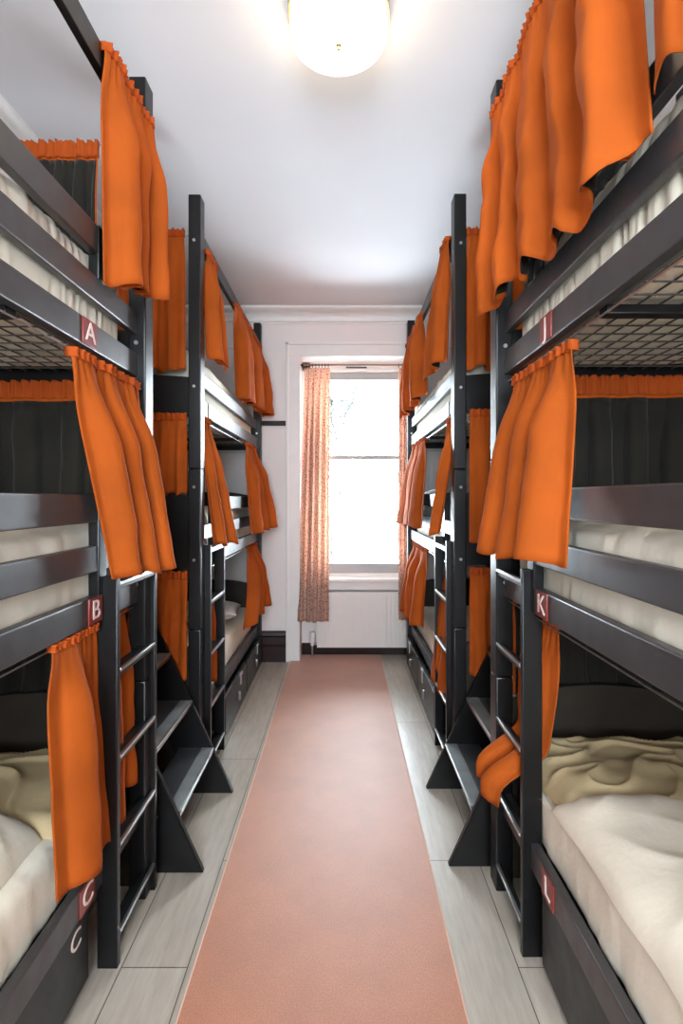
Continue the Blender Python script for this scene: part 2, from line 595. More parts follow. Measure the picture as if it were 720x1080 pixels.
bk = [[bm.verts.new((x, ry + 0.03, z)) for z in (rz0, rz1)] for x in (rx0, rx1)]
for a, b in zip(fr, fr[1:]):
    for j in range(5):
        bm.faces.new((a[j], b[j], b[j + 1], a[j + 1]))
bm.faces.new([c[0] for c in fr] + [bk[1][0], bk[0][0]])
bm.faces.new([c[5] for c in fr] + [bk[1][1], bk[0][1]])
bm.faces.new(fr[0] + [bk[0][1], bk[0][0]])
bm.faces.new(fr[-1] + [bk[1][1], bk[1][0]])
bm.faces.new((bk[0][0], bk[0][1], bk[1][1], bk[1][0]))
obj('panel', bm, M['radiator'], rad, angle=25)
for x in (0.0, 0.42):
    bm = bmesh.new()
    box(bm, x - 0.02, x + 0.02, ry + 0.028, WIN - 0.04, 0.2, 0.5, 0.003)
    obj('bracket', bm, M['radiator'], rad)
bm = bmesh.new()
cyl(bm, (-0.255, ry + 0.012, 0), (-0.255, ry + 0.012, 0.115), 0.009)
cyl(bm, (-0.262, ry + 0.012, 0.115), (-0.21, ry + 0.012, 0.115), 0.010)
obj('pipe', bm, M['steel'], rad)
bm = bmesh.new()
cyl(bm, (-0.255, ry + 0.012, 0.10), (-0.255, ry + 0.012, 0.135), 0.016, 16)
cyl(bm, (-0.255, ry + 0.012, 0.135), (-0.255, ry + 0.012, 0.215), 0.027, 18, 0.023)
obj('valve', bm, M['trim'], rad)

# ------------------------------------------------------------------ curtain builder
def mixv(a, b, t):
    return a + (b - a) * t

def sstep(t):
    t = max(0, min(1, t))
    return t * t * (3 - 2 * t)

def curtain(label, T0, T1, B0, B1, n, folds, amp, seed, group, band=0.015, bulge=0.0, ease=1.0, push=0.0,
            lined=True, mat='orange', name='bunk_curtain', cat='curtain', res=13, hemz=0.012, gather=1.0, flare=1.0, crumple=0.008, curl=0.012, inner=0.022):
    amp = amp * 1.6
    T0, T1, B0, B1, n = map(Vector, (T0, T1, B0, B1, n))
    rnd = random.Random(seed)
    ph0 = -PI / 2 + 0.5 * (rnd.random() - 0.5)
    ph1 = rnd.random() * 6.28
    L = (T1 - T0).length
    du = (T1 - T0).normalized()
    H = ((T0 + T1) / 2 - (B0 + B1) / 2).length
    dense = max(10, int(L / 0.028))
    orient = 1.0 if (T1 - T0).cross(B0 - T0).dot(n) > 0 else -1.0
    def base(u, v):
        return mixv(mixv(T0, T1, u), mixv(B0, B1, u), v ** ease)
    def P(u, v, off=0.0):
        if off:
            e = 0.004
            ua, ub = max(0, u - e), min(1, u + e)
            va, vb = max(0, v - e), min(1, v + e)
            nn = (P(ub, v) - P(ua, v)).cross(P(u, vb) - P(u, va)).normalized()
            return P(u, v) + nn * (off * orient)
        p = base(u, v)
        w = u + 0.05 * nz(u * 2.5, v * 0.9, seed * 3.1) + 0.012 * nz(u * 6, v * 3, seed * 1.7)
        ph = folds * 2 * PI * w + ph0
        grow = 0.10 + 0.90 * sstep(v * 2.6) * flare
        loc = 0.75 + 0.5 * nz(u * 3.3, v * 0.5, seed + 9.0)
        a = amp * grow * loc
        q = math.sin(ph)
        f = 1.25 * math.copysign(abs(q) ** 0.75, q) + 0.30 * math.sin(2 * ph + ph1) + 0.22 * math.sin(0.5 * ph + ph1 * 2)
        g = 0.0045 * gather * math.sin(dense * 2 * PI * u + 2 * math.sin(u * 11 + seed)) * max(0, 1 - v * 5.0)
        cr = (crumple * nz(u * L * 9 + v * 2, v * H * 7, seed * 0.7) + 0.45 * crumple * nz(u * L * 26 - v * 5, v * H * 11, seed * 0.3)) * sstep(v * 3)
        ed = math.exp(-u * L / 0.03) + math.exp(-(1 - u) * L / 0.03)
        d = a * f + g + cr - curl * ed * sstep(v * 3)
        if d < 0:
            d = -inner * math.tanh(-d / inner)
        p = p + n * (d + bulge * math.sin(PI * min(1, v)))
        p = p + du * (-0.42 * a * math.sin(2 * ph) * (1 - abs(2 * u - 1) ** 4))
        p = p + n * (push * sstep((v - 0.66) / 0.26))
        if v > 0:
            p.z += v ** 6 * hemz * (math.sin(folds * 1.3 * u * 6.28 + ph1) * 0.6 + 0.8 * nz(u * 4, 0.3, seed))
        return p
    base_p = (T0 + T1) / 2
    root = thing(name, label, cat, (base_p.x, base_p.y, min(B0.z, B1.z)), group)
    nu = max(24, int(folds * res), dense * 4)
    nv = max(16, int(H / 0.022))
    bm = bmesh.new()
    grid_solid(bm, lambda u, v: P(u, v, 0.0), lambda u, v: P(u, v, -0.0025), nu, nv)
    obj('panel', bm, M[mat], root, angle=180)
    if lined:
        bm = bmesh.new()
        v0 = 0.85 * band / H
        grid_solid(bm, lambda u, v: P(0.015 + u * 0.97, v0 + v * (0.978 - v0), -0.0035), lambda u, v: P(0.015 + u * 0.97, v0 + v * (0.978 - v0), -0.006), nu, nv)
        obj('lining', bm, M['lining'], root, angle=180)
    if band:
        nb = max(60, dense * 8)
        def R(u, v, off):
            p = mixv(T0, T1, u)
            fq = dense * 1.6 * 2 * PI * u + 2.2 * math.sin(u * 13 + seed)
            k = 0.006 * math.sin(fq) * (0.5 + abs(v - 0.6) * 1.2)
            z = (0.62 - v) * band * 1.6
            jag = 0.10 * band * (math.sin(fq * 0.5 + 1) + nz(u * 25, 1, seed)) * (1 if v < 0.2 else 0.3)
            v2 = max(0.0, -z / H)
            q = P(u, v2) if z < 0 else p + n * (P(u, 0) - p).dot(n)
            q = q + n * (k * 0.8 + off)
            if z >= 0:
                q.z += z
            q.z += jag
            return q
        bm = bmesh.new()
        grid_solid(bm, lambda u, v: R(u, v, 0.0045), lambda u, v: R(u, v, -0.014), nb, 8)
        obj('gathered_band', bm, M['orange_band' if mat == 'orange' else mat], root, angle=180)
    return root

# ------------------------------------------------------------------ bunk beds
LEV = (0.245, 1.000, 1.757)      # underside of the long side rail on each level

def mattress(label, s, xf, y0, y1, z0, z1, seed, group):
    xa, xb = xf + 0.035, xf + 0.628
    bm = bmesh.new()
    nu, nv, nt = 22, 90, 8
    r = 0.035
    def pt(side, u, v, t):
        pass
    # rounded slab as a superellipse section swept along y
    prof = []
    hw, hh = (xb - xa) / 2, (z1 - z0) / 2
    N = 56
    for k in range(N):
        a = 2 * PI * k / N
        c, d = math.cos(a), math.sin(a)
        prof.append((hw * math.copysign(abs(c) ** 0.22, c), hh * math.copysign(abs(d) ** 0.30, d)))
    rings = []
    frill = 'top bunk of the near' in label
    ny = 300 if frill else 110
    for i in range(ny + 1):
        y = mixv(y0, y1, i / ny)
        e = min(i, ny - i) / ny * (y1 - y0)
        sh = 1 - 0.06 * max(0, 1 - e / 0.04) ** 2
        ring = []
        for (px, pz) in prof:
            w = 0.012 * nz(y * 9, pz * 7 + seed, px * 3) + 0.006 * nz(y * 30, pz * 9, seed + px * 4)
            x = px * sh
            z = pz * sh
            if abs(px) > hw * 0.9:
                x += math.copysign(w * 0.8, px) - math.copysign(0.006, px)
                if frill:
                    x -= math.copysign(0.014 * abs(nz(y * 14, 1, seed)) * abs(math.sin(PI * (y / 0.05 + 1.6 * nz(y * 7, 1, seed)) + pz * 12 * nz(y * 4, 3, seed))), px)
            if pz > hh * 0.8:
                z += w * 0.9
            ring.append(bm.verts.new((s * ((xa + xb) / 2 + x), y, (z0 + z1) / 2 + z)))
        rings.append(ring)
    for A, B in zip(rings, rings[1:]):
        for k in range(N):
            bm.faces.new((A[k], A[(k + 1) % N], B[(k + 1) % N], B[k]))
    bm.faces.new(rings[0]); bm.faces.new(rings[-1])
    o = obj('mattress', bm, M['sheet'], None, angle=180)
    return tag(o, label, 'mattress', group)

def bunk(label, s, xf, y0, y1, lad, top, dz, signs, upper_guard):
    """s=-1 left row, +1 right row; xf = |x| of the rail face; lad=(y of near stile, y of far stile)"""
    X = lambda a: s * (xf + a)
    root = thing('bunk_bed', label, 'bunk bed', (X(0.34), (y0 + y1) / 2, 0), 'black triple bunk beds')
    blk = M['black']
    # posts, each stacked from three lengths
    for a0, a1 in ((-0.027, 0.031), (0.632, 0.690)):
        for ya in (y0, y1 - 0.078):
            bm = bmesh.new()
            cuts = [0, 0.735, 1.485, top]
            for z0, z1 in zip(cuts, cuts[1:]):
                box(bm, X(a0), X(a1), ya, ya + 0.078, z0 + 0.0008, z1 - 0.0008, 0.005)
            p = obj('post', bm, blk, root)
            if a0 < 0:
                for z in (1.87, 1.40, 1.06, 2.55):
                    bm = bmesh.new()
                    cyl(bm, (X(0.004), ya - 0.004, z), (X(0.004), ya + 0.004, z), 0.007, 12)
                    obj('bolt', bm, M['steel'], p)
    ladder_near = lad[0] < (y0 + y1) / 2
    g0, g1 = (lad[1] - 0.025, y1 - 0.02) if ladder_near else (y0 + 0.02, lad[0] + 0.012)
    for li, z in enumerate(LEV):
        z += dz
        # aisle side: long rail and guard rails
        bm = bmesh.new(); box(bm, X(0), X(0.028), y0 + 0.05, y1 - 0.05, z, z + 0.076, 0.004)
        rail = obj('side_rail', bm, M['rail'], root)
        if signs[li]:
            ch, yc = signs[li]
            bm = bmesh.new(); box(bm, X(-0.004), X(0.001), yc - 0.042, yc + 0.042, z + 0.003, z + 0.074, 0.0015)
            pl = obj('sign_plate', bm, M['red'], rail); pl['label'] = 'red bed letter plate'
            rot = Matrix.Rotation(PI / 2 if s < 0 else -PI / 2, 4, 'Z') @ Matrix.Rotation(PI / 2, 4, 'X')
            text_part('letter', ch, 0.075, Vector((X(-0.0045), yc, z + 0.038)), rot, M['letter'], pl)
        elif li > 0:
            yc = y0 + 0.30
            bm = bmesh.new(); box(bm, X(-0.004), X(0.001), yc - 0.042, yc + 0.042, z + 0.003, z + 0.074, 0.0015)
            obj('sign_plate', bm, M['tread'], rail)
        bm = bmesh.new(); box(bm, X(0.66), X(0.688), y0 + 0.05, y1 - 0.05, z, z + 0.076, 0.004)
        obj('wall_rail', bm, blk, root)
        if li > 0:
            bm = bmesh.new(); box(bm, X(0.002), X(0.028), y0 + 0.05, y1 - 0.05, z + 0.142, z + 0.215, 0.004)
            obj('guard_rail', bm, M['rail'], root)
            if li == 1 or upper_guard:
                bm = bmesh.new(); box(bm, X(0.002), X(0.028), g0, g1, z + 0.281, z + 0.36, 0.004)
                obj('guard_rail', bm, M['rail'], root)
                # short upright carrying the free end of the guard rails
                yy = g0 - 0.004 if ladder_near else g1 - 0.048
                bm = bmesh.new(); box(bm, X(-0.0015), X(0.030), yy, yy + 0.052, z + (0.002 if li == 1 else 0.21), z + 0.362, 0.004)
                obj('guard_upright', bm, blk, root)
            bm = bmesh.new(); box(bm, X(0.66), X(0.686), y0 + 0.05, y1 - 0.05, z + 0.20, z + 0.28, 0.004)
            obj('wall_rail', bm, blk, root)
            # sprung wire deck with its edge angle
            bm = bmesh.new()
            zz = z + 0.012
            ya, yb = y0 + 0.09, y1 - 0.09
            k = ya
            while k < yb:
                cyl(bm, (X(0.04), k, zz), (X(0.65), k, zz), 0.0024, 5)
                k += 0.072
            a = 0.065
            while a < 0.64:
                cyl(bm, (X(a), ya, zz + 0.004), (X(a), yb, zz + 0.004), 0.0024, 5)
                a += 0.05
            wm = obj('wire_deck', bm, M['wire'], root)
            bm = bmesh.new()
            box(bm, X(0.030), X(0.046), ya - 0.01, yb + 0.01, zz - 0.006, zz + 0.004, 0.001)
            box(bm, X(0.642), X(0.658), ya - 0.01, yb + 0.01, zz - 0.006, zz + 0.004, 0.001)
            obj('edge_angle', bm, M['steel'], wm)
            ym = (ya + yb) / 2 + 0.28
            bm = bmesh.new(); box(bm, X(0.03), X(0.66), ym - 0.02, ym + 0.02, zz - 0.028, zz - 0.0065, 0.003)
            obj('cross_bar', bm, blk, wm)
        # curved end boards
        for ya in (y0 + 0.024, y1 - 0.024 - 0.028):
            bm = bmesh.new()
            zb, zt = (z - 0.02, z + 0.16) if li == 2 else ((z + 0.015, z + 0.355) if li == 1 else (0.03, 0.64 + dz))
            pts = [(X(0.03), zb), (X(0.634), zb)]
            for q in range(17):
                t = q / 16
                pts.append((X(0.634 + (0.03 - 0.634) * t), zt + 0.045 * math.sin(PI * t) ** 0.8 * (1 if li < 2 else 0.3)))
            prism(bm, pts, 'Y', ya, ya + 0.028)
            obj('end_board', bm, M['board'] if li == 0 else blk, root, angle=25)
        # deck slats of the bottom bunk
        if li == 0:
            bm = bmesh.new(); box(bm, X(0.028), X(0.66), y0 + 0.08, y1 - 0.08, z + 0.01, z + 0.03, 0.002)
            obj('base_board', bm, blk, root)
    # end wires for the short curtains, long wire rails
    zt = top - 0.155
    bm = bmesh.new(); box(bm, X(-0.020), X(0.004), y0 + 0.076, y1 - 0.076, zt - 0.073, zt, 0.003)
    obj('curtain_rail', bm, blk, root)
    for z in (2.575, 1.722 + dz, 0.985 + dz):
        for ya in (y0 + 0.012, y1 - 0.012):
            bm = bmesh.new(); cyl(bm, (X(0.02), ya, z), (X(0.645), ya, z), 0.0025, 6)
            obj('curtain_wire', bm, M['steel'], root)
    for z in (LEV[2] + dz - 0.022, LEV[1] + dz - 0.018):
        bm = bmesh.new(); cyl(bm, (X(0.016), y0 + 0.07, z), (X(0.016), y1 - 0.07, z), 0.0025, 6)
        obj('curtain_wire', bm, M['steel'], root)
    # ladder
    bm = bmesh.new()
    sa, sb = (-0.043, 0.016) if not ladder_near else (-0.055, 0.000)
    if s > 0: sa, sb = sa + 0.018, sb + 0.018
    if s > 0 and ladder_near: sa, sb = sa - 0.012, sb - 0.012
    if ladder_near: sb = min(sb, -0.001)
    for y in lad:
        zt2 = 1.125 if y == lad[0] or ladder_near else 1.10
        box(bm, X(sa), X(sb), y - 0.011, y + 0.011, 0, zt2 + dz, 0.003)
    ld = obj('ladder', bm, blk, root)
    for k in range(5):
        z = 0.085 + 0.2525 * k
        bm = bmesh.new(); box(bm, X(sa + 0.002), X(min(sb, -0.001)), lad[0] + 0.009, lad[1] - 0.009, z - 0.011, z + 0.011, 0.003)
        r = obj('rung', bm, blk, ld)
        bm = bmesh.new(); box(bm, X(sa - 0.0015), X(sa + 0.009), lad[0] + 0.012, lad[1] - 0.012, z + 0.002, z + 0.0125, 0.0015)
        obj('rung_strip', bm, M['steel'], r)
    # storage drawers under the bottom bunk
    if ladder_near:
        spans, fa, ring_z, ring_f = [(y0 + 0.50, y0 + 1.17), (y0 + 1.19, y1 - 0.12)], -0.040, 0.11, 0.58
    else:
        spans, fa, ring_z, ring_f = [(y0 + 0.1, y0 + 0.92), (y0 + 0.94, lad[0] - 0.07)], 0.012, 0.185, 0.5 if s < 0 else 0.25
    for a, b in spans:
        bm = bmesh.new()
        box(bm, X(fa), X(fa + 0.022), a, b, 0.03, LEV[0] + dz - 0.006, 0.003)
        box(bm, X(fa + 0.022), X(0.60), a + 0.02, b - 0.02, 0.05, 0.19, 0)
        d = obj('drawer', bm, blk, root)
        yc = mixv(a, b, ring_f)
        bm = bmesh.new(); torus(bm, (X(fa - 0.006), yc, ring_z), 0.022, 0.0045, 'X', 20, 8)
        cyl(bm, (X(fa + 0.001), yc, ring_z + 0.024), (X(fa - 0.010), yc, ring_z + 0.024), 0.008, 12)
        obj('ring_pull', bm, M['steel'], d)
        if ladder_near:
            bm = bmesh.new()
            yl = yc + 0.06
            box(bm, X(fa - 0.007), X(fa + 0.001), yl - 0.012, yl + 0.012, 0.165, LEV[0] + dz - 0.004, 0.002)
            box(bm, X(fa - 0.010), X(fa + 0.004), yl - 0.03, yl + 0.03, LEV[0] + dz - 0.022, LEV[0] + dz - 0.003, 0.002)
            obj('latch', bm, M['steel'], d)
        elif s < 0 and b > 1.4:
            rot = Matrix.Rotation(PI / 2, 4, 'Z') @ Matrix.Rotation(PI / 2, 4, 'X')
            text_part('letter', 'C', 0.07, Vector((X(fa - 0.0005), b - 0.075, 0.185)), rot, M['letter'], d)
    return root

XL, XR = 0.687, 0.553
NL, FL = (-0.09, 1.95), (2.60, 4.585)
NR, FR = (-0.05, 1.99), (2.63, 4.585)
DR = 0.015
b_nl = bunk('near left triple bunk bed, black, with red plates A, B and C', -1, XL, *NL, (1.61, 1.93), 2.765, 0.0, (('C', 1.50), ('B', 1.55), ('A', 1.515)), True)
b_fl = bunk('far left black triple bunk bed, behind the left step stair, beside brown baseboard', -1, XL, *FL, (2.69, 3.00), 2.765, 0.0, (None, None, None), False)
b_nr = bunk('near right triple bunk bed, black, with red plates J, K and L', 1, XR, *NR, (1.65, 1.965), 2.785, DR, (('L', 1.50), ('K', 1.545), ('J', 1.515)), True)
b_fr = bunk('far right black triple bunk bed, standing nearest the radiator', 1, XR, *FR, (2.72, 3.05), 2.785, DR, (None, None, None), False)

lv = ('bottom', 'middle', 'top')
for key, s, xf, (y0, y1), dz in (('near left', -1, XL, NL, 0), ('far left', -1, XL, FL, 0), ('near right', 1, XR, NR, DR), ('far right', 1, XR, FR, DR)):
    for li in range(3):
        z0 = LEV[li] + dz + (0.031 if li == 0 else 0.0195)
        z1 = z0 + (0.20 if li == 0 else (0.262 if li == 1 else 0.30))
        mattress('cream sheeted mattress on the %s bunk of the %s bed' % (lv[li], key), s, xf, y0 + 0.11, y1 - 0.11, z0, z1, 3.1 * li + len(key), 'bunk mattresses')

# ------------------------------------------------------------------ step stairs between the beds
def stair(label, s, xtip, ys, xf):
    root = thing('step_stair', label, 'stairs', (s * (xtip + 0.1), (ys[0] + ys[1]) / 2, 0), 'black step stairs between the bunks')
    k = 0.455
    for y in ys:
        bm = bmesh.new()
        H = 1.02
        pts = [(s * xtip, 0), (s * (xtip + k * H), H), (s * (xtip + k * H + 0.15), H), (s * (xtip + 0.195), 0)]
        if s * 1 < 0: pts = pts[::-1]
        prism(bm, pts, 'Y', y - 0.0125, y + 0.0125)
        es = list(bm.edges)
        bmesh.ops.bevel(bm, geom=es, offset=0.003, segments=2, affect='EDGES')
        st = obj('stringer', bm, M['black'], root)
        bm = bmesh.new()
        for z in (0.21, 0.425, 0.64, 0.855):
            x = s * (xtip + k * z + 0.10)
            for q in (-0.03, 0.03):
                d = -1
                cyl(bm, (x + q, y - 0.0145, z - 0.008), (x + q, y + 0.0145, z - 0.008), 0.0045, 8)
        obj('screw', bm, M['steel'], st)
    for z in (0.21, 0.425, 0.64, 0.855):
        x0 = s * (xtip + k * z - 0.006)
        x1 = x0 + s * 0.155
        bm = bmesh.new(); box(bm, x0, x1, ys[0] + 0.0125, ys[1] - 0.0125, z - 0.024, z, 0.003)
        t = obj('tread', bm, M['tread'], root)
        bm = bmesh.new(); box(bm, x0 - s * 0.001, x0 + s * 0.052, ys[0] + 0.014, ys[1] - 0.014, z - 0.008, z + 0.0015, 0.001)
        no = obj('nosing', bm, M['nosing'], t)
        bm = bmesh.new(); box(bm, x0 - s * 0.003, x0 + s * 0.003, ys[0] + 0.014, ys[1] - 0.014, z - 0.006, z + 0.0025, 0.001)
        obj('nosing_edge', bm, M['steel'], t)
    return root
stair('black wooden step stair between the two left bunk beds', -1, 0.500, (2.02, 2.562), XL)
stair('black wooden step stair between the two right bunk beds', 1, 0.388, (2.055, 2.600), XR)

# ------------------------------------------------------------------ bunk curtains
G = 'orange bunk curtains'
def side(label, s, T, B, folds, amp, seed, **k):
    """T and B: (|x|, y, z) pairs in the aisle side plane"""
    f = lambda p: (s * p[0], p[1], p[2])
    return curtain(label, f(T[0]), f(T[1]), f(B[0]), f(B[1]), (-s, 0, 0), folds, amp, seed, G, **k)

# near left bed
side('orange curtain gathered at the top rail of the bed with plate A', -1, [(0.648, 1.545, 2.60), (0.645, 1.90, 2.61)], [(0.650, 1.575, 1.955), (0.632, 1.86, 2.015)], 2.6, 0.024, 11, bulge=0.0)
side('orange curtain hanging just right of red plate A', -1, [(0.670, 1.39, 1.712), (0.665, 1.83, 1.712)], [(0.628, 1.575, 1.125), (0.575, 1.885, 1.12)], 3.2, 0.026, 12)
side('orange curtain under red plate B, hanging over the cream bottom bunk', -1, [(0.692, 1.335, 0.985), (0.692, 1.575, 0.985)], [(0.655, 1.315, 0.40), (0.645, 1.60, 0.36)], 1.3, 0.018, 13, band=0.012, gather=0.4)
side('orange curtain behind the rungs of the near left ladder', -1, [(0.715, 1.63, 0.985), (0.715, 1.83, 0.985)], [(0.700, 1.63, 0.33), (0.705, 1.86, 0.42)], 1.6, 0.02, 14, band=0.015)
# far left bed
side('orange curtain on the near part of the far left bed top rail', -1, [(0.650, 2.69, 2.535), (0.650, 2.89, 2.535)], [(0.630, 2.69, 2.02), (0.610, 3.02, 2.045)], 2.2, 0.022, 15, band=0.012)
side('pleated pale orange curtain at the window end of the far left top bunk', -1, [(0.650, 3.42, 2.535), (0.650, 4.48, 2.535)], [(0.650, 3.52, 1.985), (0.605, 4.50, 2.0)], 5.2, 0.030, 16, band=0.012)
side('narrow amber curtain just past the far left bed front post, middle bunk', -1, [(0.672, 2.70, 1.728), (0.672, 2.80, 1.728)], [(0.600, 2.70, 1.12), (0.575, 2.93, 1.115)], 1.6, 0.018, 17, band=0.014)
side('striped looking orange curtain at the window end of the far left middle bunk', -1, [(0.672, 3.92, 1.728), (0.672, 4.35, 1.728)], [(0.600, 3.80, 1.10), (0.555, 4.47, 1.13)], 3.2, 0.026, 18, band=0.012)
side('orange curtain behind the rungs of the far left ladder', -1, [(0.715, 2.715, 0.985), (0.715, 2.90, 0.985)], [(0.700, 2.715, 0.37), (0.690, 2.97, 0.38)], 1.4, 0.018, 19, band=0.012)
side('bulging orange curtain at the window end of the far left bottom bunk', -1, [(0.692, 4.10, 0.98), (0.692, 4.48, 0.98)], [(0.640, 3.72, 0.47), (0.600, 4.48, 0.49)], 2.4, 0.028, 20, band=0.012, bulge=0.02)
# near right bed
side('large orange curtain covering the top bunk above plate J', 1, [(0.512, 1.04, 2.645), (0.512, 1.905, 2.645)], [(0.505, 0.95, 1.955), (0.495, 1.93, 1.985)], 4.6, 0.027, 31, hemz=0.03, crumple=0.018)
side('orange curtain end in the upper right corner of the frame', 1, [(0.512, 0.33, 2.645), (0.512, 0.885, 2.645)], [(0.505, 0.33, 1.985), (0.515, 0.905, 2.02)], 2.6, 0.026, 32, hemz=0.03)
side('orange curtain hanging below red plate J, over the ladder top', 1, [(0.545, 1.33, 1.712), (0.540, 1.77, 1.712)], [(0.505, 1.315, 1.19), (0.445, 1.78, 1.185)], 2.9, 0.024, 33)
side('orange curtain pushed out between the rungs of the near right ladder', 1, [(0.595, 1.53, 0.995), (0.600, 1.86, 0.995)], [(0.590, 1.72, 0.40), (0.600, 1.86, 0.44)], 1.8, 0.014, 34, band=0.012, push=0.13)
# far right bed
side('orange curtain on the near part of the far right bed top rail', 1, [(0.514, 2.745, 2.625), (0.514, 2.90, 2.625)], [(0.490, 2.74, 2.03), (0.478, 3.16, 2.02)], 1.7, 0.022, 35, band=0.012)
side('faded orange curtain hanging nearest the window on the far right top bunk', 1, [(0.514, 3.68, 2.56), (0.514, 4.48, 2.56)], [(0.505, 3.45, 1.99), (0.488, 4.46, 1.985)], 3.6, 0.028, 36, band=0.012)
side('orange curtain slanting beside the far right ladder top', 1, [(0.540, 2.735, 1.735), (0.540, 2.86, 1.735)], [(0.455, 2.75, 1.165), (0.450, 2.90, 1.165)], 1.4, 0.018, 37, band=0.012)
side('faded orange curtain at the window end of the far right middle bunk', 1, [(0.540, 3.70, 1.735), (0.540, 4.32, 1.735)], [(0.480, 3.55, 1.16), (0.462, 4.46, 1.15)], 3.0, 0.026, 38, band=0.012)
side('orange curtain behind the rungs of the far right ladder', 1, [(0.580, 2.76, 0.995), (0.580, 3.02, 0.995)], [(0.520, 2.80, 0.32), (0.515, 3.14, 0.34)], 1.7, 0.020, 39, band=0.012, ease=2.0)
side('salmon lit curtain at the window end of the far right bottom bunk', 1, [(0.560, 3.72, 0.99), (0.560, 4.42, 0.99)], [(0.500, 3.62, 0.50), (0.480, 4.44, 0.47)], 2.8, 0.026, 40, band=0.012, bulge=0.01)

def endc(label, xa, xb, y, zt, zb, front, folds, amp, seed, flare=0.0, **k):
    n = (0, -1 if front else 1, 0)
    return curtain(label, (xa, y, zt), (xb, y, zt), (xa - flare, y, zb), (xb + flare, y, zb), n, folds, amp, seed, 'short curtains across the bunk ends', name='bunk_end_curtain', **k)
ya = NL[1] - 0.012
endc('dark lined end curtain with red gathering, top bunk of near left bed', -1.10, -0.835, ya - 0.02, 2.535, 2.02, False, 4, 0.012, 51, band=0.034)
endc('dark end curtain with orange band, middle bunk of near left bed', -1.165, -0.725, ya - 0.085, 1.700, 1.30, False, 3.3, 0.015, 52, band=0.036)
endc('dark end curtain across the bottom bunk of near left bed', -1.30, -0.735, ya + 0.004, 0.985, 0.60, False, 5, 0.007, 53, band=0.03)
yb = FL[0] + 0.012
endc('orange end curtain, top bunk of far left bed, behind its front post', -1.10, -0.735, yb - 0.018, 2.575, 1.945, True, 4, 0.014, 54, band=0.022)
endc('orange end curtain, middle bunk of far left bed, above a black board', -1.10, -0.725, yb - 0.018, 1.722, 1.365, True, 5, 0.014, 55, band=0.022)
endc('orange end curtain, bottom bunk of far left bed, behind the left stair', -1.10, -0.720, yb - 0.018, 0.985, 0.50, True, 3.5, 0.014, 56, band=0.022)
yc = NR[1] - 0.012
endc('dark lined end curtain on the top bunk of near right bed', 0.70, 1.06, yc - 0.02, 2.555, 2.02, False, 4, 0.012, 57, band=0.034)
endc('dark end curtain with orange band, middle bunk of near right bed', 0.600, 1.165, yc - 0.085, 1.722, 1.30, False, 4.2, 0.015, 58, band=0.040)
endc('dark end curtain across the bottom bunk of near right bed', 0.600, 1.17, yc + 0.004, 1.00, 0.615, False, 5, 0.007, 59, band=0.03)
yd = FR[0] + 0.012
endc('orange end curtain, top bunk of far right bed, beside its front post', 0.585, 0.95, yd - 0.018, 2.595, 1.96, True, 3.2, 0.016, 60, band=0.022)
endc('orange end curtain, middle bunk of far right bed, beside its front post', 0.600, 0.95, yd - 0.018, 1.745, 1.145, True, 2.6, 0.012, 61, band=0.022)
endc('orange end curtain, bottom bunk of far right bed, behind the right stair', 0.600, 0.95, yd - 0.018, 1.00, 0.50, True, 3.0, 0.012, 62, band=0.022)

# ------------------------------------------------------------------ window curtains and rod
rod = thing('curtain_rod', 'thin brown curtain rod across the top of the window', 'curtain rod', (0.14, 4.66, 2.458))
bm = bmesh.new(); cyl(bm, (-0.325, 4.66, 2.458), (0.60, 4.66, 2.458), 0.009, 12)
obj('pole', bm, M['rod'], rod)
for sx in (-1, 1):
    bm = bmesh.new()
    x = -0.325 if sx < 0 else 0.60
    cyl(bm, (x, 4.66, 2.458), (x + sx * 0.012, 4.66, 2.458), 0.013, 12)
    sphere(bm, (x + sx * 0.014, 4.66, 2.458), 0.010)
    obj('finial', bm, M['brown'], rod)
for x in [-0.30 + 0.026 * i for i in range(8)] + [0.47, 0.50, 0.53, 0.56]:
    bm = bmesh.new(); torus(bm, (x, 4.66, 2.452), 0.017, 0.0025, 'X', 16, 6)
    obj('ring', bm, M['brown'], rod)
curtain('long floral curtain hanging at the left of the window', (-0.315, 4.66, 2.435), (-0.105, 4.66, 2.435), (-0.372, 4.575, 0.335), (-0.112, 4.59, 0.335), (0, -1, 0), 4.5, 0.018, 71, 'floral window curtains', band=0, lined=False, mat='floral', name='window_curtain', ease=1.2, res=18, hemz=0.004)
curtain('floral curtain at the right of the window, mostly behind the far right bed', (0.465, 4.66, 2.435), (0.60, 4.66, 2.435), (0.468, 4.632, 0.335), (0.60, 4.632, 0.335), (0, -1, 0), 3.5, 0.012, 72, 'floral window curtains', band=0, lined=False, mat='floral', name='window_curtain', ease=1.2, res=18, hemz=0.004)

